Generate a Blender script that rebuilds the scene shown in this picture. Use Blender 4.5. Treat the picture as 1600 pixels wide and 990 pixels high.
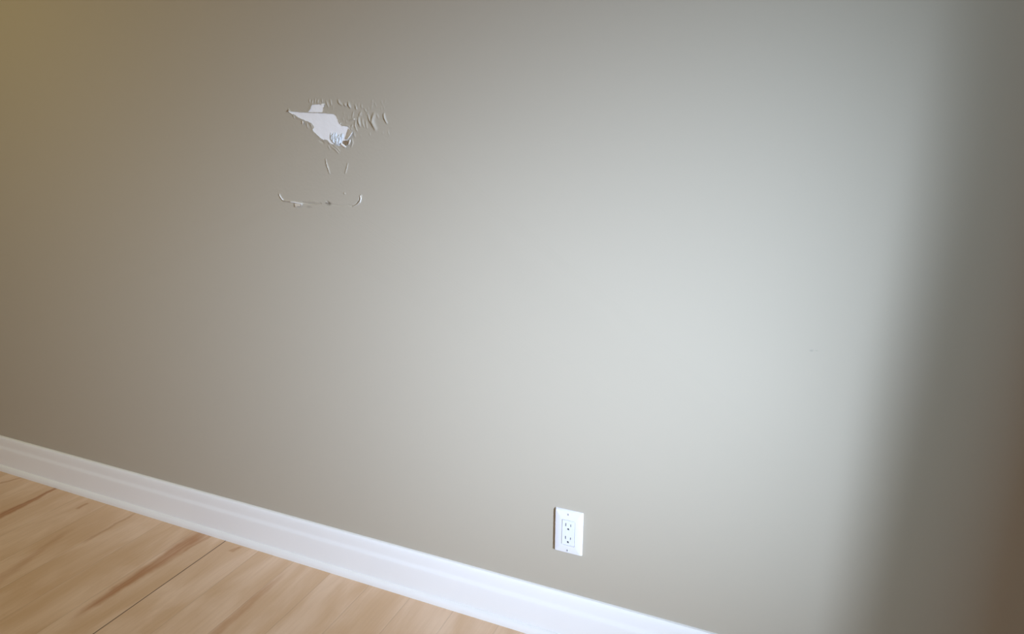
import bpy, bmesh, math, random
from mathutils import Matrix, Vector, noise
from mathutils.geometry import delaunay_2d_cdt

for o in list(bpy.data.objects): bpy.data.objects.remove(o, do_unlink=True)
S = bpy.context.scene
COL = S.collection

# ------------------------------------------------------------------ camera
cam_d = bpy.data.cameras.new('camera'); cam = bpy.data.objects.new('camera', cam_d); COL.objects.link(cam)
CAM_Y, CAM_Z = -1.38, 1.229
cam_d.sensor_width = 36; cam_d.sensor_fit = 'HORIZONTAL'
cam_d.lens = 36 * 1050 / 1600
cam_d.shift_y = -45 / 1600            # the lens axis meets the frame a little above its middle
cam_d.clip_start = 0.02
m = Matrix(((0.92075013, -0.09207501, 0.37913241, 0.0),
            (0.39012283, 0.20523809, -0.89759763, CAM_Y),
            (0.0048339, 0.97437135, 0.22489356, CAM_Z),
            (0, 0, 0, 1)))
cam.matrix_world = m
S.camera = cam

# ------------------------------------------------------------------ light
S.view_settings.view_transform = 'Standard'
S.view_settings.look = 'None'
S.view_settings.exposure = 0.0
S.view_settings.gamma = 1.0
S.view_settings.use_curve_mapping = False

WORLD = (0.95, 0.91, 1.0); WORLD_STR = 0.56
w = bpy.data.worlds.new('world'); S.world = w; w.use_nodes = True
bg = w.node_tree.nodes['Background']; bg.inputs[0].default_value = (*WORLD, 1); bg.inputs[1].default_value = WORLD_STR

# daylight coming in through the window of the right-hand wall: a tall bright gap and a broad patch of sky
def daylight(loc, sx, sy, az, el, spread, col, watts):
    ld = bpy.data.lights.new('window_daylight', 'AREA'); ld.shape = 'RECTANGLE'
    ld.size = sx; ld.size_y = sy; ld.spread = spread; ld.energy = watts; ld.color = col
    lo = bpy.data.objects.new('window_daylight', ld); COL.objects.link(lo); lo.location = loc
    d = Vector((math.sin(az)*math.cos(el), math.cos(az)*math.cos(el), math.sin(el)))
    r = Vector((d.y, -d.x, 0)).normalized(); u = r.cross(d)       # local x, local y, local z = -d
    lo.rotation_euler = Matrix((r, u, -d)).transposed().to_euler()
KEY_A = (0.631, 0.767, 1.0); KEY_AW = 13.2
KEY_B = (0.406, 0.736, 1.0); KEY_BW = 29.4
daylight((1.2805, -1.2467, 1.1), 0.110, 1.110, -1.0173, -0.2019, 0.7908, KEY_A, KEY_AW)
daylight((2.2908, -2.28, 0.93), 1.278, 0.249, -0.2092, 0.0842, 1.5082, KEY_B, KEY_BW)
ADDED_LAMP_COL = (1.0, 0.82, 0.26); ADDED_LAMP_W = 10.8      # unseen lamp added for warm fill, built with its fixture further down

# ------------------------------------------------------------------ helpers
def link(name, me, mat, parent=None, smooth=False, auto=None):
    o = bpy.data.objects.new(name, me); COL.objects.link(o)
    if mat: me.materials.append(mat)
    if smooth:
        for p in me.polygons: p.use_smooth = True
    if auto is not None:
        me.set_sharp_from_angle(angle=auto)
    if parent: o.parent = parent
    return o
def from_bm(name, bm, mat, parent=None, smooth=False, auto=None):
    bmesh.ops.recalc_face_normals(bm, faces=bm.faces)
    me = bpy.data.meshes.new(name); bm.to_mesh(me); bm.free()
    return link(name, me, mat, parent, smooth, auto)
def box(bm, x0, x1, y0, y1, z0, z1):
    v = [bm.verts.new((x, y, z)) for x in (x0, x1) for y in (y0, y1) for z in (z0, z1)]
    for f in ((0,1,3,2),(4,6,7,5),(0,4,5,1),(2,3,7,6),(0,2,6,4),(1,5,7,3)): bm.faces.new([v[i] for i in f])
def structure(o, label=None):
    o['kind'] = 'structure'
    if label: o['label'] = label
    return o
def empty(name, loc):
    o = bpy.data.objects.new(name, None); COL.objects.link(o); o.location = loc; o.empty_display_size = .05
    return o

def material(name, col, rough=0.6, spec=0.3):
    mt = bpy.data.materials.new(name); mt.use_nodes = True
    b = mt.node_tree.nodes['Principled BSDF']
    b.inputs['Base Color'].default_value = (*col, 1); b.inputs['Roughness'].default_value = rough
    b.inputs['Specular IOR Level'].default_value = spec
    return mt, mt.node_tree, b
def add_bump(nt, b, scale, strength, dist, detail=3):
    n = nt.nodes.new('ShaderNodeTexNoise'); n.inputs['Scale'].default_value = scale; n.inputs['Detail'].default_value = detail
    t = nt.nodes.new('ShaderNodeTexCoord'); nt.links.new(t.outputs['Object'], n.inputs['Vector'])
    bp = nt.nodes.new('ShaderNodeBump'); bp.inputs['Strength'].default_value = strength; bp.inputs['Distance'].default_value = dist
    nt.links.new(n.outputs['Fac'], bp.inputs['Height']); nt.links.new(bp.outputs['Normal'], b.inputs['Normal'])
    return n, t

# ------------------------------------------------------------------ materials
WALL_COL = (0.45, 0.405, 0.325)
wall_m, nt, b = material('greige_wall_paint', WALL_COL, 0.55, 0.25)
n, tc = add_bump(nt, b, 260, 0.12, 0.0006)
# two grubby scuffs and the dirt along the lower crack (their own shapes, in metres on the wall)
def spot_mask(nt, tc, cx, cz, rx, rz, soft, nscale, namp):
    mp = nt.nodes.new('ShaderNodeMapping'); mp.vector_type = 'POINT'
    mp.inputs['Location'].default_value = (-cx/rx, 0, -cz/rz); mp.inputs['Scale'].default_value = (1/rx, 0, 1/rz)
    nt.links.new(tc.outputs['Object'], mp.inputs['Vector'])
    ln = nt.nodes.new('ShaderNodeVectorMath'); ln.operation = 'LENGTH'; nt.links.new(mp.outputs[0], ln.inputs[0])
    ns = nt.nodes.new('ShaderNodeTexNoise'); ns.inputs['Scale'].default_value = nscale; nt.links.new(tc.outputs['Object'], ns.inputs['Vector'])
    a = nt.nodes.new('ShaderNodeMath'); a.operation = 'MULTIPLY_ADD'; a.inputs[1].default_value = namp; nt.links.new(ns.outputs['Fac'], a.inputs[0]); nt.links.new(ln.outputs['Value'], a.inputs[2])
    mr = nt.nodes.new('ShaderNodeMapRange'); mr.inputs['From Min'].default_value = 1 + namp*.5; mr.inputs['From Max'].default_value = 1 + namp*.5 - soft
    nt.links.new(a.outputs[0], mr.inputs['Value'])
    return mr.outputs[0]
prev = None
for (cx, cz, rx, rz, soft, ns, na, col, k) in [
    (-1.0834, 1.0538, 0.011, 0.006, 1.0, 400, 1.2, (0.10, 0.08, 0.06), 0.75),
    (-1.0912, 1.0551, 0.005, 0.003, 0.8, 500, 1.0, (0.06, 0.05, 0.04), 0.5),
    (-1.1461, 1.0429, 0.012, 0.004, 1.0, 400, 1.5, (0.15, 0.12, 0.10), 0.35),
    (0.0522, 0.8183, 0.0045, 0.0035, 1.0, 300, 0.8, (0.25, 0.24, 0.22), 0.45),
    (0.0612, 0.8195, 0.0060, 0.0020, 1.0, 300, 0.8, (0.25, 0.24, 0.22), 0.25)]:
    mk = spot_mask(nt, tc, cx, cz, rx, rz, soft, ns, na)
    mul = nt.nodes.new('ShaderNodeMath'); mul.operation = 'MULTIPLY'; mul.use_clamp = True; mul.inputs[1].default_value = k; nt.links.new(mk, mul.inputs[0])
    mx = nt.nodes.new('ShaderNodeMix'); mx.data_type = 'RGBA'
    mx.inputs['A'].default_value = (*WALL_COL, 1); mx.inputs['B'].default_value = (*col, 1)
    if prev: nt.links.new(prev, mx.inputs['A'])
    nt.links.new(mul.outputs[0], mx.inputs['Factor']); prev = mx.outputs['Result']
nt.links.new(prev, b.inputs['Base Color'])

plain_wall_m, nt, b = material('plain_wall_paint', WALL_COL, 0.6, 0.2); add_bump(nt, b, 260, 0.1, 0.0006)
ceil_m, nt, b = material('ceiling_white', (0.72, 0.70, 0.66), 0.8, 0.1); add_bump(nt, b, 90, 0.2, 0.001)
trim_m, nt, b = material('white_trim_paint', (0.86, 0.86, 0.85), 0.32, 0.5); add_bump(nt, b, 40, 0.05, 0.0006)
gyp_m, nt, b = material('bare_drywall_paper', (0.87, 0.86, 0.86), 0.85, 0.1); add_bump(nt, b, 420, 0.35, 0.0007, 5)
filler_m, nt, b = material('blue_white_filler', (0.66, 0.70, 0.73), 0.6, 0.3); add_bump(nt, b, 260, 0.7, 0.0015, 5)
tear_m, nt, b = material('torn_white_paper_edge', (0.88, 0.87, 0.84), 0.8, 0.1)
kraft_m, nt, b = material('brown_kraft_paper', (0.30, 0.225, 0.15), 0.85, 0.1); add_bump(nt, b, 500, 0.4, 0.0006)
plate_m, nt, b = material('white_outlet_plastic', (0.76, 0.76, 0.80), 0.25, 0.5); add_bump(nt, b, 15, 0.02, 0.0005)
face_m, nt, b = material('receptacle_plastic', (0.74, 0.76, 0.79), 0.35, 0.5); add_bump(nt, b, 900, 0.08, 0.0002)
dark_m, nt, b = material('slot_shadow_plastic', (0.02, 0.02, 0.025), 0.8, 0.2); add_bump(nt, b, 500, 0.1, 0.0002)
screw_m, nt, b = material('painted_screw', (0.66, 0.68, 0.72), 0.35, 0.5); add_bump(nt, b, 900, 0.1, 0.0002)
gm = bpy.data.materials.new('window_glass'); gm.use_nodes = True; nt = gm.node_tree; nt.nodes.clear()
o_ = nt.nodes.new('ShaderNodeOutputMaterial'); mxs = nt.nodes.new('ShaderNodeMixShader'); tr = nt.nodes.new('ShaderNodeBsdfTransparent'); gl = nt.nodes.new('ShaderNodeBsdfGlossy')
gl.inputs['Roughness'].default_value = 0.02; mxs.inputs[0].default_value = 0.06
nt.links.new(tr.outputs[0], mxs.inputs[1]); nt.links.new(gl.outputs[0], mxs.inputs[2]); nt.links.new(mxs.outputs[0], o_.inputs[0])

# floor: pale birch/maple planks, their length square to the wall
def floor_material():
    mt, nt, b = material('pale_birch_planks', (0.5, 0.33, 0.2), 0.42, 0.35)
    N = nt.nodes.new; L = nt.links.new
    tc = N('ShaderNodeTexCoord'); sep = N('ShaderNodeSeparateXYZ'); L(tc.outputs['Object'], sep.inputs[0])
    def math_(op, a, c=None, clamp=False):
        q = N('ShaderNodeMath'); q.operation = op; q.use_clamp = clamp
        for i, v in enumerate((a, c)):
            if v is None: continue
            if isinstance(v, (int, float)): q.inputs[i].default_value = v
            else: L(v, q.inputs[i])
        return q.outputs[0]
    def ramp(v, a, c_):
        q = N('ShaderNodeMapRange'); q.inputs['From Min'].default_value = a; q.inputs['From Max'].default_value = c_; L(v, q.inputs['Value'])
        q.interpolation_type = 'SMOOTHSTEP'; return q.outputs[0]
    def mixc(f, A, B):
        q = N('ShaderNodeMix'); q.data_type = 'RGBA'
        if isinstance(f, float): q.inputs['Factor'].default_value = f
        else: L(f, q.inputs['Factor'])
        for k_, v in (('A', A), ('B', B)):
            if isinstance(v, tuple): q.inputs[k_].default_value = (*v, 1)
            else: L(v, q.inputs[k_])
        return q.outputs['Result']
    X, Y = sep.outputs[0], sep.outputs[1]
    PW = 0.1317
    u = math_('DIVIDE', math_('ADD', X, 1.527 + 40*PW), PW)
    idx = math_('FLOOR', u); fr = math_('FRACT', u)
    wn = N('ShaderNodeTexWhiteNoise'); wn.noise_dimensions = '1D'; L(idx, wn.inputs['W'])
    # butt joints, staggered from plank to plank
    v = math_('DIVIDE', math_('ADD', Y, math_('MULTIPLY', wn.outputs['Value'], 0.6)), -2.1)
    v = math_('ADD', v, 20.35)
    vid = math_('FLOOR', v); vf = math_('FRACT', v)
    cmb = N('ShaderNodeCombineXYZ'); L(idx, cmb.inputs[0]); L(vid, cmb.inputs[1])
    wn2 = N('ShaderNodeTexWhiteNoise'); wn2.noise_dimensions = '3D'; L(cmb.outputs[0], wn2.inputs['Vector'])
    # grain stretched along the plank
    g = N('ShaderNodeCombineXYZ'); L(math_('MULTIPLY', X, 7.0), g.inputs[0]); L(math_('MULTIPLY', Y, 2.2), g.inputs[1]); L(math_('MULTIPLY', wn2.outputs['Value'], 30.0), g.inputs[2])
    n1 = N('ShaderNodeTexNoise'); n1.inputs['Scale'].default_value = 1.6; n1.inputs['Detail'].default_value = 5; n1.inputs['Distortion'].default_value = 0.6; L(g.outputs[0], n1.inputs['Vector'])
    g2 = N('ShaderNodeCombineXYZ'); L(math_('MULTIPLY', X, 90.0), g2.inputs[0]); L(math_('MULTIPLY', Y, 5.0), g2.inputs[1]); L(idx, g2.inputs[2])
    n2 = N('ShaderNodeTexNoise'); n2.inputs['Scale'].default_value = 1.5; n2.inputs['Detail'].default_value = 4; L(g2.outputs[0], n2.inputs['Vector'])
    col = mixc(ramp(n1.outputs['Fac'], 0.30, 0.72), FLOOR_A, FLOOR_B)
    col = mixc(math_('MULTIPLY', ramp(n2.outputs['Fac'], 0.35, 0.7), 0.12), col, FLOOR_C)
    col = mixc(math_('MULTIPLY', wn2.outputs['Value'], 0.30), col, FLOOR_D)
    # brown heartwood streaks: (x, y start, x, y end, width start, width end, strength)
    nw = N('ShaderNodeTexNoise'); nw.inputs['Scale'].default_value = 14; nw.inputs['Detail'].default_value = 4; L(tc.outputs['Object'], nw.inputs['Vector'])
    wob = math_('MULTIPLY', math_('SUBTRACT', nw.outputs['Fac'], 0.5), 0.03)
    for (xa, ya, xb, yb, wa, wb, k) in STREAKS:
        t = math_('DIVIDE', math_('SUBTRACT', Y, ya), yb - ya)
        tcl = math_('MINIMUM', math_('MAXIMUM', t, 0.0), 1.0)
        xc = math_('ADD', math_('MULTIPLY', tcl, xb - xa), xa)
        d = math_('ABSOLUTE', math_('ADD', math_('SUBTRACT', X, xc), wob))
        wd = math_('ADD', math_('MULTIPLY', tcl, wb - wa), wa)
        cross = math_('SUBTRACT', 1.0, math_('DIVIDE', d, wd), clamp=True)
        e0 = ramp(t, -0.12, 0.12); e1 = ramp(t, 1.12, 0.85)
        mk = math_('MULTIPLY', math_('MULTIPLY', math_('MULTIPLY', ramp(cross, 0.0, 0.8), e0), e1), k)
        mk = math_('MULTIPLY', mk, math_('ADD', math_('MULTIPLY', ramp(n2.outputs['Fac'], 0.3, 0.6), 0.25), 0.75))
        col = mixc(mk, col, (0.40, 0.17, 0.06))
    # seams
    edge = math_('MINIMUM', fr, math_('SUBTRACT', 1.0, fr))
    seam = math_('SUBTRACT', 1.0, ramp(edge, 0.006, 0.018))
    vedge = math_('MINIMUM', vf, math_('SUBTRACT', 1.0, vf))
    vseam = math_('SUBTRACT', 1.0, ramp(vedge, 0.0005, 0.0014))
    third = math_('FRACT', math_('ADD', math_('DIVIDE', idx, 3.0), 0.01))
    near1 = math_('LESS_THAN', math_('ABSOLUTE', math_('SUBTRACT', X, -1.527)), 0.02)
    sk = math_('ADD', math_('MULTIPLY', near1, 0.75), 0.12)
    col = mixc(math_('MULTIPLY', seam, sk), col, (0.07, 0.035, 0.02))
    col = mixc(math_('MULTIPLY', vseam, 0.5), col, (0.10, 0.05, 0.03))
    L(col, b.inputs['Base Color'])
    bp = N('ShaderNodeBump'); bp.inputs['Strength'].default_value = 0.25; bp.inputs['Distance'].default_value = 0.001
    L(math_('SUBTRACT', math_('MULTIPLY', n2.outputs['Fac'], 0.2), math_('MULTIPLY', seam, 0.8)), bp.inputs['Height']); L(bp.outputs['Normal'], b.inputs['Normal'])
    return mt
FLOOR_A = (0.64, 0.43, 0.26); FLOOR_B = (0.80, 0.60, 0.44); FLOOR_C = (0.42, 0.24, 0.12); FLOOR_D = (0.67, 0.47, 0.31)
STREAKS = [(-2.318, 0.0, -2.300, -0.34, 0.010, 0.034, 0.85),
           (-1.625, -0.02, -1.625, -0.42, 0.045, 0.020, 0.75),
           (-1.585, 0.0, -1.60, -0.12, 0.012, 0.006, 0.4),
           (-2.120, -0.045, -2.122, -0.085, 0.008, 0.013, 0.6),
           (-2.50, 0.0, -2.54, -0.10, 0.008, 0.012, 0.5),
           (-1.92, -0.03, -1.92, -0.20, 0.008, 0.010, 0.35),
           (-2.02, -0.18, -1.95, -0.50, 0.015, 0.035, 0.30),
           (-1.46, -0.03, -1.47, -0.06, 0.010, 0.018, 0.5),
           (-1.25, -0.10, -1.24, -0.55, 0.015, 0.030, 0.4)]
floor_m = floor_material()

# ------------------------------------------------------------------ room shell
XL, XR, YF, ZC = -3.6, 0.739, -4.2, 2.55      # left wall, right wall, open front of the room, ceiling
TH = 0.12

bm = bmesh.new(); box(bm, XL - TH, XR + TH, YF, TH, -0.10, 0.0)
structure(from_bm('floor', bm, floor_m), 'pale birch plank floor with brown heartwood streaks and one dark open seam')
bm = bmesh.new(); box(bm, XL - TH, XR + TH, YF, TH, ZC, ZC + 0.1)
structure(from_bm('ceiling', bm, ceil_m), 'white ceiling')
bm = bmesh.new(); box(bm, XL - TH, XL, YF, TH, 0.0, ZC)
structure(from_bm('wall_left', bm, plain_wall_m), 'beige grey side wall')
# right wall with its window opening
WY0, WY1, WZ0, WZ1 = -2.10, -0.614, 0.25, 2.10
bm = bmesh.new()
box(bm, XR, XR + TH, WY1, TH, 0.0, ZC); box(bm, XR, XR + TH, YF, WY0, 0.0, ZC)
box(bm, XR, XR + TH, WY0, WY1, 0.0, WZ0); box(bm, XR, XR + TH, WY0, WY1, WZ1, ZC)
structure(from_bm('wall_right', bm, plain_wall_m), 'beige grey side wall with the window that lights the room')
fb = bmesh.new(); fx0, fx1 = XR + 0.075, XR + 0.115; fw = 0.03
box(fb, fx0, fx1, WY0, WY0 + fw, WZ0, WZ1); box(fb, fx0, fx1, WY1 - fw, WY1, WZ0, WZ1)
box(fb, fx0, fx1, WY0 + fw, WY1 - fw, WZ0, WZ0 + fw); box(fb, fx0, fx1, WY0 + fw, WY1 - fw, WZ1 - fw, WZ1)
bmesh.ops.bevel(fb, geom=fb.edges[:], offset=0.003, segments=1, affect='EDGES')
win = structure(from_bm('window_1', fb, trim_m), 'white framed window in the right-hand wall')
pb = bmesh.new(); box(pb, XR + 0.092, XR + 0.098, WY0 + fw, WY1 - fw, WZ0 + fw, WZ1 - fw)
from_bm('window_pane', pb, gm, win)

# invented ceiling lamp out of view, warms the upper left: pan and glass bowl
def added_ceiling_lamp(x, y):
    root = empty('added_ceiling_light', (x, y, ZC))
    root['label'] = 'added unseen round ceiling lamp with a frosted bowl, warm fill from the left'; root['category'] = 'lamp'
    def lathe(name, prof, mat):
        bm = bmesh.new(); k = 32; rings = [[bm.verts.new((r_*math.cos(2*math.pi*i/k), r_*math.sin(2*math.pi*i/k), z)) for i in range(k)] for r_, z in prof]
        for a, c in zip(rings, rings[1:]):
            for i in range(k): bm.faces.new((a[i], a[(i+1) % k], c[(i+1) % k], c[i]))
        bm.faces.new(rings[0]); bm.faces.new(rings[-1])
        return from_bm(name, bm, mat, root, True, math.radians(40))
    lathe('added_lamp_base', [(0.15, 0.0), (0.16, -0.012), (0.16, -0.03), (0.14, -0.035)], trim_m)
    lathe('added_lamp_shade', [(0.14, -0.035), (0.15, -0.045), (0.14, -0.075), (0.10, -0.10), (0.05, -0.112), (0.01, -0.115)], trim_m)
    d = bpy.data.lights.new('added_lamp_light', 'AREA'); d.shape = 'DISK'; d.size = 0.28; d.energy = ADDED_LAMP_W; d.color = ADDED_LAMP_COL
    l_ = bpy.data.objects.new('added_lamp_light', d); COL.objects.link(l_); l_.parent = root; l_.location = (0, 0, -0.125)
added_ceiling_lamp(-2.35, -1.1)

# ------------------------------------------------------------------ the damaged wall
random.seed(4)
OUT_MAIN = [(-1.1858, 1.2790), (-1.1785, 1.2784), (-1.1714, 1.2775), (-1.1615, 1.2770), (-1.1534, 1.2759), (-1.1427, 1.2759), (-1.1320, 1.2751), (-1.1214, 1.2748), (-1.1125, 1.2744), (-1.1002, 1.2745), (-1.0880, 1.2736), (-1.0776, 1.2735), (-1.0707, 1.2725), (-1.0604, 1.2720), (-1.0527, 1.2712), (-1.0477, 1.2680), (-1.0453, 1.2657), (-1.0439, 1.2618), (-1.0410, 1.2591), (-1.0417, 1.2550), (-1.0397, 1.2516), (-1.0379, 1.2482), (-1.0346, 1.2471), (-1.0314, 1.2434), (-1.0246, 1.2434), (-1.0195, 1.2424), (-1.0127, 1.2430), (-1.0112, 1.2400), (-1.0088, 1.2372), (-1.0068, 1.2343), (-1.0040, 1.2332), (-0.9991, 1.2305), (-1.0005, 1.2264), (-1.0029, 1.2236), (-1.0065, 1.2195), (-1.0101, 1.2160), (-1.0146, 1.2112), (-1.0198, 1.2095), (-1.0269, 1.2056), (-1.0324, 1.2000), (-1.0377, 1.1971), (-1.0447, 1.1957), (-1.0533, 1.1977), (-1.0583, 1.2000), (-1.0635, 1.2003), (-1.0678, 1.2017), (-1.0720, 1.2037), (-1.0752, 1.2076), (-1.0786, 1.2100), (-1.0846, 1.2109), (-1.0908, 1.2103), (-1.0942, 1.2126), (-1.0993, 1.2154), (-1.1043, 1.2196), (-1.1093, 1.2230), (-1.1123, 1.2265), (-1.1160, 1.2286), (-1.1194, 1.2317), (-1.1200, 1.2349), (-1.1180, 1.2377), (-1.1161, 1.2398), (-1.1175, 1.2440), (-1.1200, 1.2468), (-1.1229, 1.2502), (-1.1267, 1.2517), (-1.1311, 1.2524), (-1.1327, 1.2544), (-1.1372, 1.2552), (-1.1416, 1.2559), (-1.1458, 1.2587), (-1.1503, 1.2591), (-1.1547, 1.2609), (-1.1608, 1.2634), (-1.1668, 1.2665), (-1.1716, 1.2700), (-1.1773, 1.2722), (-1.1815, 1.2757)]
OUT_TOP = [(-1.1310, 1.2765), (-1.1272, 1.2802), (-1.1223, 1.2850), (-1.1206, 1.2898), (-1.1181, 1.2939), (-1.1111, 1.2939), (-1.1040, 1.2947), (-1.0952, 1.2948), (-1.0882, 1.2959), (-1.0803, 1.2964), (-1.0793, 1.2935), (-1.0813, 1.2894), (-1.0845, 1.2867), (-1.0836, 1.2819), (-1.0858, 1.2756), (-1.0966, 1.2758), (-1.1054, 1.2758), (-1.1195, 1.2760)]
# puckers, scratches and cracks: polyline, half-width (m), height (m, + stands out of the wall)
RIDGES = []
def ridge(pts, wdt, h): RIDGES.append((pts, wdt, h*1.0))
# right of the hole
ridge([(-0.9550, 1.2676), (-0.9522, 1.2603), (-0.9494, 1.2520)], 0.0024, 0.0026)
ridge([(-0.9384, 1.2696), (-0.9427, 1.2603), (-0.9437, 1.2520), (-0.9397, 1.2436), (-0.9362, 1.2374)], 0.0042, 0.0042)
ridge([(-0.9107, 1.2705), (-0.9086, 1.2602), (-0.9041, 1.2509)], 0.0020, 0.0034)
ridge([(-0.9823, 1.2625), (-0.9815, 1.2531), (-0.9795, 1.2436)], 0.0019, 0.0036)
ridge([(-0.9765, 1.2740), (-0.9801, 1.2667)], 0.0018, 0.0022)
ridge([(-0.9971, 1.2752), (-1.0004, 1.2636)], 0.0016, 0.0016)
ridge([(-1.0084, 1.2941), (-1.0056, 1.2867)], 0.0018, 0.0022)
ridge([(-0.9873, 1.2876), (-0.9877, 1.2824)], 0.0016, 0.0016)
ridge([(-0.9721, 1.2604), (-0.9714, 1.2499), (-0.9686, 1.2415)], 0.0016, 0.0017)
ridge([(-0.9621, 1.2541), (-0.9603, 1.2394)], 0.0016, 0.0015)
ridge([(-0.9919, 1.2542), (-0.9937, 1.2447), (-0.9898, 1.2331)], 0.0017, 0.0020)
ridge([(-1.0015, 1.2457), (-1.0045, 1.2394)], 0.0016, 0.0018)
ridge([(-0.9546, 1.2749), (-0.9600, 1.2708)], 0.0015, 0.0012)
ridge([(-0.9308, 1.2706), (-0.9273, 1.2633)], 0.0022, 0.0013)
ridge([(-0.9644, 1.2832), (-0.9609, 1.2770)], 0.0018, 0.0012)
ridge([(-0.9730, 1.2916), (-0.9720, 1.2854)], 0.0018, 0.0013)
ridge([(-1.0234, 1.2953), (-1.0197, 1.2911)], 0.0022, 0.0020)
# above and below the hole
ridge([(-1.1242, 1.3064), (-1.1239, 1.2995)], 0.0017, 0.0017)
ridge([(-1.1155, 1.3049), (-1.1170, 1.2974)], 0.0017, 0.0018)
ridge([(-1.1065, 1.3075), (-1.1079, 1.3007)], 0.0017, 0.0014)
ridge([(-1.0989, 1.3047), (-1.1003, 1.2972)], 0.0017, 0.0018)
ridge([(-1.0874, 1.3059), (-1.0862, 1.2991)], 0.0017, 0.0017)
ridge([(-1.0739, 1.3016), (-1.0696, 1.2893)], 0.0018, 0.0019)
ridge([(-1.0616, 1.3042), (-1.0598, 1.2933)], 0.0018, 0.0018)
ridge([(-1.0386, 1.3039), (-1.0348, 1.2964), (-1.0282, 1.2930)], 0.0022, 0.0030)
ridge([(-1.0196, 1.2955), (-1.0166, 1.2901)], 0.0018, 0.0018)
ridge([(-1.0094, 1.2981), (-1.0050, 1.2873)], 0.0020, 0.0024)
ridge([(-0.9913, 1.2926), (-0.9869, 1.2831)], 0.0018, 0.0015)
ridge([(-1.0657, 1.1940), (-1.0539, 1.1872), (-1.0466, 1.1796)], 0.0020, 0.0019)
ridge([(-1.0586, 1.1955), (-1.0486, 1.1900), (-1.0421, 1.1832)], 0.0017, 0.0016)
ridge([(-1.0760, 1.1967), (-1.0713, 1.1883)], 0.0017, 0.0013)
ridge([(-1.0044, 1.2126), (-1.0023, 1.2044), (-1.0071, 1.1947)], 0.0018, 0.0017)
ridge([(-0.9976, 1.2264), (-0.9956, 1.2182)], 0.0016, 0.0014)
ridge([(-1.1375, 1.2510), (-1.1348, 1.2398)], 0.0017, 0.0018)
ridge([(-1.1252, 1.2482), (-1.1223, 1.2398)], 0.0018, 0.0013)
ridge([(-1.1766, 1.2694), (-1.1753, 1.2630)], 0.0015, 0.0018)
ridge([(-1.1909, 1.2835), (-1.1859, 1.2772)], 0.0016, 0.0030)
ridge([(-1.0998, 1.2077), (-1.0896, 1.2036)], 0.0022, -0.0016)
ridge([(-1.0068, 1.2563), (-0.9966, 1.2590), (-0.9899, 1.2590)], 0.0022, 0.0016)
# the two upright scratches
ridge([(-1.0858, 1.1629), (-1.0833, 1.1524), (-1.0796, 1.1419), (-1.0765, 1.1297)], 0.0016, 0.0026)
ridge([(-1.0206, 1.1537), (-1.0234, 1.1433), (-1.0291, 1.1309)], 0.0016, 0.0019)
# the wide lower crack, turned up at both ends
ridge([(-1.2395, 1.0713), (-1.2345, 1.0622), (-1.2272, 1.0555), (-1.2155, 1.0548), (-1.2000, 1.0539), (-1.1846, 1.0527), (-1.1675, 1.0507)], 0.0018, 0.0028)
ridge([(-1.1672, 1.0535), (-1.1465, 1.0511), (-1.1294, 1.0515), (-1.1087, 1.0530)], 0.0014, -0.0030)
ridge([(-1.1460, 1.0567), (-1.1308, 1.0581), (-1.1196, 1.0571)], 0.0018, 0.0009)
ridge([(-1.0754, 1.0518), (-1.0554, 1.0503), (-1.0281, 1.0521)], 0.0014, -0.0010)
ridge([(-1.0245, 1.0526), (-1.0120, 1.0514), (-1.0010, 1.0571), (-0.9926, 1.0648), (-0.9903, 1.0744)], 0.0014, -0.0019)
ridge([(-1.0103, 1.0507), (-0.9957, 1.0577), (-0.9873, 1.0657), (-0.9848, 1.0790)], 0.0017, 0.0026)
ridge([(-1.0897, 1.0584), (-1.0826, 1.0542)], 0.0022, -0.0018)
ridge([(-1.0353, 1.0815), (-1.0335, 1.0812)], 0.0018, 0.0022)
# loose small puckers around the tear
for _ in range(34):
    cx, cz = -0.9560, 1.2564
    a_ = random.uniform(0, 1); cx += random.uniform(-0.10, 0.055); cz += random.uniform(-0.035, 0.05)
    ln = random.uniform(0.004, 0.012); dx = random.uniform(-0.3, 0.4) * ln
    ridge([(cx, cz), (cx + dx, cz - ln)], random.uniform(0.0012, 0.0019), random.uniform(0.0003, 0.0009))

def seg_d(px, pz, ax, az_, bx, bz):
    vx, vz = bx - ax, bz - az_; L2 = vx*vx + vz*vz
    t = 0 if L2 == 0 else max(0, min(1, ((px-ax)*vx + (pz-az_)*vz) / L2))
    return math.hypot(px - ax - t*vx, pz - az_ - t*vz), t
def poly_d(px, pz, P, closed=False):
    n_ = len(P); best = 9; bt = 0; m_ = n_ if closed else n_ - 1
    for i in range(m_):
        a, c = P[i], P[(i+1) % n_]
        d, t = seg_d(px, pz, a[0], a[1], c[0], c[1])
        if d < best: best = d; bt = (i + t) / m_
    return best, bt
def inside(px, pz, P):
    r = False; n_ = len(P); j = n_ - 1
    for i in range(n_):
        if (P[i][1] > pz) != (P[j][1] > pz) and px < (P[j][0]-P[i][0])*(pz-P[i][1])/(P[j][1]-P[i][1]) + P[i][0]: r = not r
        j = i
    return r
RB = [(min(p[0] for p in P) - 4*wd, max(p[0] for p in P) + 4*wd, min(p[1] for p in P) - 4*wd, max(p[1] for p in P) + 4*wd) for P, wd, h in RIDGES]
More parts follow.
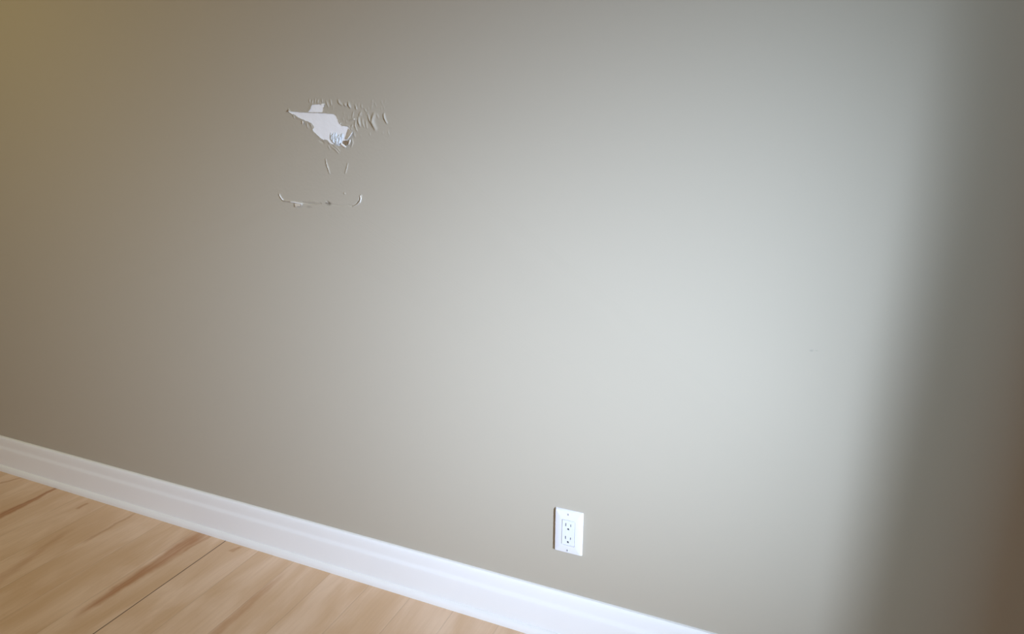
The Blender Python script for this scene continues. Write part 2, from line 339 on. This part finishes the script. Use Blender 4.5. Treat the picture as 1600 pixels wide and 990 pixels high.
def height(x, z):
    s = 0.0
    for (P, wd, h), bb in zip(RIDGES, RB):
        if x < bb[0] or x > bb[1] or z < bb[2] or z > bb[3]: continue
        d, t = poly_d(x, z, P)
        s += h * math.exp(-(d/wd)**2) * (0.45 + 0.55*math.sin(math.pi*min(max(t, .06), .94)))
    for P in (OUT_MAIN, OUT_TOP):                       # the torn edge lifts a little, unevenly
        xs = [p[0] for p in P]; zs = [p[1] for p in P]
        if min(xs)-.012 < x < max(xs)+.012 and min(zs)-.012 < z < max(zs)+.012:
            d, t = poly_d(x, z, P, True)
            k = noise.noise(Vector((x*90, z*90, 3.1)))
            s += max(0.0, 0.0005 + 0.0013*k) * math.exp(-(d/0.0035)**2)
    s += 0.00012 * noise.noise(Vector((x*160, z*160, 0)))
    return s

def resample(P, step):
    out = []
    for i in range(len(P)):
        a, c = P[i], P[(i+1) % len(P)]; L_ = math.hypot(c[0]-a[0], c[1]-a[1]); k = max(1, int(L_/step))
        for j in range(k): out.append((a[0]+(c[0]-a[0])*j/k, a[1]+(c[1]-a[1])*j/k))
    return [(p[0] + 0.0005*noise.noise(Vector((p[0]*700, p[1]*700, 0))), p[1] + 0.0005*noise.noise(Vector((p[0]*700, p[1]*700, 7)))) for p in out]
OUT_MAIN = resample(OUT_MAIN, 0.0016); OUT_TOP = resample(OUT_TOP, 0.0016)

pts = [(XL - TH, 0.0), (XR + TH, 0.0), (XR + TH, ZC), (XL - TH, ZC)]
edges = [(0, 1), (1, 2), (2, 3), (3, 0)]
holes = (OUT_MAIN, OUT_TOP)
for P in holes:
    s0 = len(pts); pts += P; edges += [(s0+i, s0+(i+1) % len(P)) for i in range(len(P))]
for (x0, x1, z0, z1, st) in ((-1.2155, -0.8877, 1.1652, 1.3220, 0.0013), (-1.2583, -0.9660, 1.0193, 1.1697, 0.0013)):
    nx = int((x1-x0)/st); nz = int((z1-z0)/st)
    for i in range(nx+1):
        for j in range(nz+1):
            x = x0 + i*st + (0.5*st if j % 2 else 0); z = z0 + j*st
            if min(poly_d(x, z, P, True)[0] if (min(p[0] for p in P)-.002 < x < max(p[0] for p in P)+.002 and min(p[1] for p in P)-.002 < z < max(p[1] for p in P)+.002) else 9 for P in holes) < 0.0007: continue
            pts.append((x, z))
vo, eo, fo, *_ = delaunay_2d_cdt([Vector(p) for p in pts], edges, [], 0, 1e-6)
bm = bmesh.new()
border = lambda v: v.x < XL - TH + .01 or v.x > XR + TH - .01 or v.y < .01 or v.y > ZC - .01
vs = [bm.verts.new((v.x, 0.0 if border(v) else -height(v.x, v.y), v.y)) for v in vo]
for f in fo:
    cx = sum(vo[i].x for i in f)/3; cz = sum(vo[i].y for i in f)/3
    if any(inside(cx, cz, P) for P in holes): continue
    bm.faces.new([vs[i] for i in f])
for v in [v for v in bm.verts if not v.link_faces]: bm.verts.remove(v)
# turn every edge of the tear and the outer border back into the wall: paint and paper thickness
be = [e for e in bm.edges if len(e.link_faces) == 1]
hole_e = [e for e in be if not any(border(Vector((v.co.x, v.co.z))) for v in e.verts)]
out_e = [e for e in be if e not in set(hole_e)]
r = bmesh.ops.extrude_edge_only(bm, edges=hole_e)
for v in [g for g in r['geom'] if isinstance(g, bmesh.types.BMVert)]: v.co.y = 0.0014
r = bmesh.ops.extrude_edge_only(bm, edges=out_e)
back = [g for g in r['geom'] if isinstance(g, bmesh.types.BMVert)]
for v in back: v.co.y = TH
bmesh.ops.contextual_create(bm, geom=[g for g in r['geom'] if isinstance(g, bmesh.types.BMEdge)])
wall = structure(from_bm('wall_back', bm, wall_m, None, True, math.radians(55)), 'beige grey painted wall with torn patch of paint and small cracks')

# the bare board inside the tear
def sheet(name, P, y, mat, parent, step=0.004, relief=None, grow=0.0, thick=0.0):
    cx = sum(p[0] for p in P)/len(P); cz = sum(p[1] for p in P)/len(P)
    if grow:
        P = [(cx + (p[0]-cx)*(1+grow), cz + (p[1]-cz)*(1+grow)) for p in P]
    q = list(P); ed = [(i, (i+1) % len(P)) for i in range(len(P))]
    x0, x1 = min(p[0] for p in P), max(p[0] for p in P); z0, z1 = min(p[1] for p in P), max(p[1] for p in P)
    x = x0
    while x < x1:
        z = z0
        while z < z1:
            if inside(x, z, P) and poly_d(x, z, P, True)[0] > step*.4: q.append((x, z))
            z += step
        x += step
    vo, eo, fo, *_ = delaunay_2d_cdt([Vector(p) for p in q], ed, [], 0, 1e-6)
    bm = bmesh.new()
    vs = [bm.verts.new((v.x, y - (relief(v.x, v.y, poly_d(v.x, v.y, P, True)[0]) if relief else 0), v.y)) for v in vo]
    for f in fo:
        c = (sum(vo[i].x for i in f)/3, sum(vo[i].y for i in f)/3)
        if inside(c[0], c[1], P): bm.faces.new([vs[i] for i in f])
    for v in [v for v in bm.verts if not v.link_faces]: bm.verts.remove(v)
    if thick:
        r = bmesh.ops.extrude_edge_only(bm, edges=[e for e in bm.edges if len(e.link_faces) == 1])
        for v in [g for g in r['geom'] if isinstance(g, bmesh.types.BMVert)]: v.co.y += thick
    return from_bm(name, bm, mat, parent, True, math.radians(60))
def gyp_relief(x, z, d):
    return 0.00035*noise.noise(Vector((x*60, z*60, 1))) + 0.0003*noise.noise(Vector((x*220, z*220, 4)))
o = sheet('bare_drywall', OUT_MAIN, 0.0010, gyp_m, wall, 0.0035, gyp_relief, 0.03)
o['label'] = 'white bare drywall where the paint tore away'
o = sheet('bare_drywall', OUT_TOP, 0.0010, gyp_m, wall, 0.0035, gyp_relief, 0.03)
o['label'] = 'small white bare patch above the main tear'
FILL = resample([(-1.0672, 1.2285), (-1.0652, 1.2267), (-1.0633, 1.2240), (-1.0600, 1.2261), (-1.0564, 1.2282), (-1.0540, 1.2247), (-1.0512, 1.2289), (-1.0489, 1.2248), (-1.0467, 1.2192), (-1.0438, 1.2227), (-1.0412, 1.2241), (-1.0379, 1.2220), (-1.0342, 1.2262), (-1.0291, 1.2251), (-1.0285, 1.2180), (-1.0315, 1.2138), (-1.0335, 1.2096), (-1.0364, 1.2041), (-1.0367, 1.1999), (-1.0412, 1.1971), (-1.0481, 1.1967), (-1.0540, 1.1986), (-1.0599, 1.2018), (-1.0649, 1.2052), (-1.0684, 1.2101), (-1.0700, 1.2177)], 0.0012)
def fill_relief(x, z, d):
    e = min(1.0, d/0.003)
    return e*(0.0022 + 0.0024*noise.noise(Vector((x*260, z*110, 2))) + 0.0010*noise.noise(Vector((x*520, z*300, 9))))
o = sheet('filler_patch', FILL, 0.0008, filler_m, wall, 0.0011, fill_relief, 0, 0.0006)
o['label'] = 'lumpy pale blue white dab of filler'

# curled scraps of torn paper: a ribbon between two polylines, bowed out of the wall, with thickness
def flap(name, A, B, ya, yb, bow, mat, th=0.0006, n_=6, label=None):
    bm = bmesh.new(); rows = []
    m_ = 10
    def at(P, t):
        s = t*(len(P)-1); i = min(int(s), len(P)-2); f = s - i
        return P[i][0]+(P[i+1][0]-P[i][0])*f, P[i][1]+(P[i+1][1]-P[i][1])*f
    for i in range(m_+1):
        t = i/m_; a = at(A, t); c = at(B, t); row = []
        for j in range(n_+1):
            u = j/n_; y = ya + (yb-ya)*u + bow*math.sin(math.pi*u)
            row.append(bm.verts.new((a[0]+(c[0]-a[0])*u, -y - 0.0003*noise.noise(Vector((i*.7, j*.7, ya*900))), a[1]+(c[1]-a[1])*u)))
        rows.append(row)
    fs = [bm.faces.new((rows[i][j], rows[i+1][j], rows[i+1][j+1], rows[i][j+1])) for i in range(m_) for j in range(n_)]
    bmesh.ops.recalc_face_normals(bm, faces=bm.faces)
    bmesh.ops.solidify(bm, geom=fs, thickness=th)
    o = from_bm(name, bm, mat, wall, True, math.radians(50))
    if label: o['label'] = label
    return o
flap('torn_paper_flap', [(-1.0130, 1.2372), (-1.0188, 1.2263), (-1.0257, 1.2118)], [(-1.0003, 1.2299), (-1.0062, 1.2208), (-1.0149, 1.2119)], 0.0002, 0.0032, 0.0004, wall_peel_m := material('peeled_paint_back', (0.58, 0.52, 0.43), 0.7, 0.2)[0], label='tan curled flap of peeled paint')
flap('torn_paper_edge', [(-0.9983, 1.2302), (-1.0041, 1.2229), (-1.0128, 1.2128)], [(-1.0006, 1.2307), (-1.0071, 1.2233), (-1.0158, 1.2136)], 0.0042, 0.0036, 0.0004, tear_m, label='thin white torn edge')
flap('torn_paper_flap', [(-1.0325, 1.2041), (-1.0256, 1.1993), (-1.0187, 1.1949)], [(-1.0363, 1.1983), (-1.0307, 1.1942), (-1.0230, 1.1906)], 0.0038, 0.0020, 0.0016, tear_m, label='white curled scrap at the foot of the tear')
flap('torn_paper_flap', [(-1.0121, 1.2098), (-1.0141, 1.2057), (-1.0149, 1.2008)], [(-1.0051, 1.2115), (-1.0068, 1.2058), (-1.0105, 1.1999)], 0.0016, 0.0038, 0.0012, tear_m, label='small white scrap at the lower right of the tear')
flap('kraft_paper_backing', [(-1.0298, 1.2083), (-1.0290, 1.2048), (-1.0326, 1.2025)], [(-1.0190, 1.2095), (-1.0149, 1.2057), (-1.0189, 1.1973)], 0.0006, 0.0020, -0.0004, kraft_m, label='brown paper layer showing in the tear')
flap('torn_paper_flap', [(-1.1504, 1.2561), (-1.1514, 1.2524), (-1.1499, 1.2482)], [(-1.1461, 1.2555), (-1.1446, 1.2521), (-1.1471, 1.2474)], 0.0010, 0.0034, 0.001, tear_m, label='tiny white scrap under the left point of the tear')
flap('torn_paper_flap', [(-1.0881, 1.2961), (-1.0843, 1.2966), (-1.0791, 1.2962)], [(-1.0897, 1.2936), (-1.0846, 1.2922), (-1.0801, 1.2924)], 0.0008, 0.0020, 0.001, tear_m, label='white lifted scrap at the upper patch')
flap('torn_paper_edge', [(-1.1883, 1.2814), (-1.1859, 1.2778), (-1.1772, 1.2727)], [(-1.1903, 1.2790), (-1.1861, 1.2757), (-1.1768, 1.2713)], 0.0005, 0.0020, 0.0006, tear_m, label='white torn tip at the left point')
flap('torn_paper_edge', [(-1.1962, 1.2807), (-1.1924, 1.2827), (-1.1900, 1.2832)], [(-1.1954, 1.2772), (-1.1916, 1.2790), (-1.1880, 1.2790)], 0.0008, 0.0025, 0.0005, kraft_m, label='brown curled tip at the left point')
flap('torn_paper_flap', [(-1.0352, 1.2506), (-1.0339, 1.2512), (-1.0326, 1.2503)], [(-1.0358, 1.2490), (-1.0341, 1.2482), (-1.0324, 1.2490)], 0.0012, 0.0022, 0.0006, tear_m, label='tiny white crumb')
flap('torn_paper_flap', [(-0.9957, 1.2603), (-0.9940, 1.2610), (-0.9919, 1.2600)], [(-0.9958, 1.2587), (-0.9941, 1.2579), (-0.9923, 1.2587)], 0.0012, 0.0022, 0.0006, tear_m, label='tiny white crumb right of the tear')
flap('torn_paper_edge', [(-1.2035, 1.0541), (-1.1864, 1.0539), (-1.1665, 1.0512)], [(-1.2024, 1.0526), (-1.1867, 1.0511), (-1.1653, 1.0487)], 0.0030, 0.0022, 0.0006, tear_m, label='white torn lip of the lower crack')
flap('torn_paper_edge', [(-1.1694, 1.0500), (-1.1697, 1.0465), (-1.1696, 1.0439)], [(-1.1660, 1.0502), (-1.1670, 1.0466), (-1.1688, 1.0439)], 0.0018, 0.0026, 0.0004, tear_m, label='white torn corner of the lower crack')
flap('peeled_paint_chip', [(-1.1910, 1.0500), (-1.1800, 1.0496), (-1.1696, 1.0485)], [(-1.1871, 1.0411), (-1.1805, 1.0434), (-1.1719, 1.0438)], 0.0018, 0.0034, 0.0006, wall_peel_m, label='small lifted paint chip under the lower crack')
flap('torn_paper_edge', [(-0.9871, 1.0782), (-0.9858, 1.0702), (-0.9893, 1.0612)], [(-0.9857, 1.0782), (-0.9840, 1.0703), (-0.9877, 1.0606)], 0.0024, 0.0018, 0.0004, tear_m, label='pale raised edge at the right end of the lower crack')
flap('torn_paper_edge', [(-1.2381, 1.0698), (-1.2335, 1.0618), (-1.2271, 1.0565)], [(-1.2368, 1.0706), (-1.2320, 1.0628), (-1.2259, 1.0572)], 0.0022, 0.0020, 0.0003, tear_m, label='pale raised edge at the left end of the lower crack')

# ------------------------------------------------------------------ baseboard and shoe
def profile_run(name, prof, x0, x1, mat, parent=None, label=None):
    bm = bmesh.new()
    a = [bm.verts.new((x0, -p[0], p[1])) for p in prof]; c = [bm.verts.new((x1, -p[0], p[1])) for p in prof]
    n_ = len(prof)
    for i in range(n_): bm.faces.new((a[i], a[(i+1) % n_], c[(i+1) % n_], c[i]))
    bm.faces.new(a); bm.faces.new(list(reversed(c)))
    o = from_bm(name, bm, mat, parent, True, math.radians(28))
    if label: o['label'] = label
    return o
arc = [(0.0115 + 0.0020*math.cos(math.pi*i/8), 0.084 + 0.016*i/8) for i in range(9)]
prof = [(0.0, 0.0), (0.0135, 0.0), (0.0135, 0.080)] + arc + [(0.0093, 0.112), (0.0090, 0.124), (0.0075, 0.129), (0.0050, 0.1318), (0.0, 0.1325)]
base = structure(profile_run('baseboard_back', prof, XL, XR, trim_m), 'white moulded baseboard along the foot of the wall')
sh = [(0.0136, 0.0), (0.0240, 0.0), (0.0240, 0.006)] + [(0.0136 + 0.0104*math.cos(t), 0.006 + 0.0145*math.sin(t)) for t in [i*math.pi/2/7 for i in range(1, 8)]]
o = profile_run('shoe_moulding', sh, XL, XR, trim_m, base, 'white rounded shoe moulding at the floor')

# ------------------------------------------------------------------ wall outlet
OX, OZ = -0.4318, 0.2995
PWD, PHT = 0.0700, 0.1140
outlet = empty('wall_outlet', (OX, 0, OZ))
outlet['label'] = 'white rectangular duplex power outlet low on the beige wall'
outlet['category'] = 'outlet'
def rect(cx, cz, w_, h_, r_=0.0, k=4):
    if r_ <= 0: return [(cx-w_/2, cz-h_/2), (cx+w_/2, cz-h_/2), (cx+w_/2, cz+h_/2), (cx-w_/2, cz+h_/2)]
    P = []
    for (sx, sz, a0) in ((1, -1, -90), (1, 1, 0), (-1, 1, 90), (-1, -1, 180)):
        for i in range(k+1):
            a = math.radians(a0 + 90*i/k); P.append((cx + sx*(w_/2-r_) + r_*math.cos(a), cz + sz*(h_/2-r_) + r_*math.sin(a)))
    return P
def holed(name, outer_rings, holes, hole_depth, mat, parent, hole_round=0.0):
    """front face with holes; outer_rings: list of (polygon, y) going back from the front face"""
    front, yf = outer_rings[0]
    q = list(front); ed = [(i, (i+1) % len(front)) for i in range(len(front))]
    for H in holes:
        s0 = len(q); q += H; ed += [(s0+i, s0+(i+1) % len(H)) for i in range(len(H))]
    vo, eo, fo, *_ = delaunay_2d_cdt([Vector(p) for p in q], ed, [], 0, 1e-7)
    bm = bmesh.new(); vs = [bm.verts.new((v.x, yf, v.y)) for v in vo]
    for f in fo:
        c = (sum(vo[i].x for i in f)/3, sum(vo[i].y for i in f)/3)
        if any(inside(c[0], c[1], H) for H in holes) or not inside(c[0], c[1], front): continue
        bm.faces.new([vs[i] for i in f])
    def onfront(v): return min(seg_d(v.co.x, v.co.z, *front[i], *front[(i+1) % len(front)])[0] for i in range(len(front))) < 1e-5
    be = [e for e in bm.edges if len(e.link_faces) == 1]
    he = [e for e in be if not all(onfront(v) for v in e.verts)]
    if he:
        r = bmesh.ops.extrude_edge_only(bm, edges=he)
        for v in [g for g in r['geom'] if isinstance(g, bmesh.types.BMVert)]: v.co.y += hole_depth
    rings = [[bm.verts.new((p[0], y, p[1])) for p in P] for P, y in outer_rings]
    n_ = len(front)
    for a, c in zip(rings, rings[1:]):
        for i in range(n_): bm.faces.new((a[i], a[(i+1) % n_], c[(i+1) % n_], c[i]))
    bmesh.ops.remove_doubles(bm, verts=bm.verts, dist=1e-6)
    o = from_bm(name, bm, mat, parent, True, math.radians(30))
    return o
FH, FW = 0.0655, 0.0310
holed('cover_plate', [(rect(0, 0, PWD-.0066, PHT-.0066, .002), -.0056), (rect(0, 0, PWD-.0050, PHT-.0050, .0024), -.0053), (rect(0, 0, PWD-.0012, PHT-.0012, .0022), -.0022), (rect(0, 0, PWD, PHT, .0025), -.0010), (rect(0, 0, PWD, PHT, .0025), -.0001)],
      [rect(0.0, -0.0015, FW+.0018, FH+.0018, .0012)], 0.0050, plate_m, outlet)
slots, grounds = [], []
for cz in (0.0152, -0.0193):
    slots.append((-0.0064, cz + 0.0048, 0.0022, 0.0084)); slots.append((0.0062, cz + 0.0046, 0.0021, 0.0070)); grounds.append((0.0, cz - 0.0062))
def dround(cx, cz, r_=0.0026):
    return [(cx + r_*math.cos(a), cz + r_*math.sin(a)) for a in [math.pi*i/8 for i in range(9)]] + [(cx - r_, cz - 0.0016), (cx - r_*.6, cz - 0.0023), (cx + r_*.6, cz - 0.0023), (cx + r_, cz - 0.0016)]
holes_f = [rect(*s) for s in slots] + [dround(*g) for g in grounds]
holed('receptacle_face', [(rect(0, -.0015, FW-.0010, FH-.0010, .0010), -.0062), (rect(0, -.0015, FW, FH, .0013), -.0057), (rect(0, -.0015, FW, FH, .0013), -.0006)], holes_f, 0.0022, face_m, outlet)
for s in slots:
    bm = bmesh.new(); box(bm, s[0]-s[2]/2-.0002, s[0]+s[2]/2+.0002, -.0048, -.0040, s[1]-s[3]/2-.0002, s[1]+s[3]/2+.0002); o = from_bm('blade_slot', bm, dark_m, outlet); o['label'] = 'dark upright slot'
for g in grounds:
    bm = bmesh.new(); P = dround(*g, 0.0028); a = [bm.verts.new((p[0], -.0048, p[1])) for p in P]; c = [bm.verts.new((p[0], -.0040, p[1])) for p in P]
    bm.faces.new(a); bm.faces.new(c[::-1])
    for i in range(len(P)): bm.faces.new((a[i], a[(i+1) % len(P)], c[(i+1) % len(P)], c[i]))
    o = from_bm('ground_hole', bm, dark_m, outlet); o['label'] = 'dark rounded ground hole'
for sz in (0.0478, -0.0484):
    bm = bmesh.new(); rr = [(0.0, -.0066), (0.0016, -.0065), (0.0026, -.0061), (0.0030, -.0055)]; k = 20; rings = []
    for r_, y in rr[1:]: rings.append([bm.verts.new((r_*math.cos(2*math.pi*i/k), y, sz + r_*math.sin(2*math.pi*i/k))) for i in range(k)])
    top = bm.verts.new((0, rr[0][1], sz))
    for i in range(k):
        bm.faces.new((top, rings[0][i], rings[0][(i+1) % k]))
        for a, c in zip(rings, rings[1:]): bm.faces.new((a[i], a[(i+1) % k], c[(i+1) % k], c[i]))
    s_ = from_bm('plate_screw', bm, screw_m, outlet, True, math.radians(60))
    bm = bmesh.new(); box(bm, -.0004, .0004, -.00668, -.0063, sz-.0022, sz+.0022); o = from_bm('screw_slot', bm, dark_m, s_); o['label'] = 'dark slot of the screw'
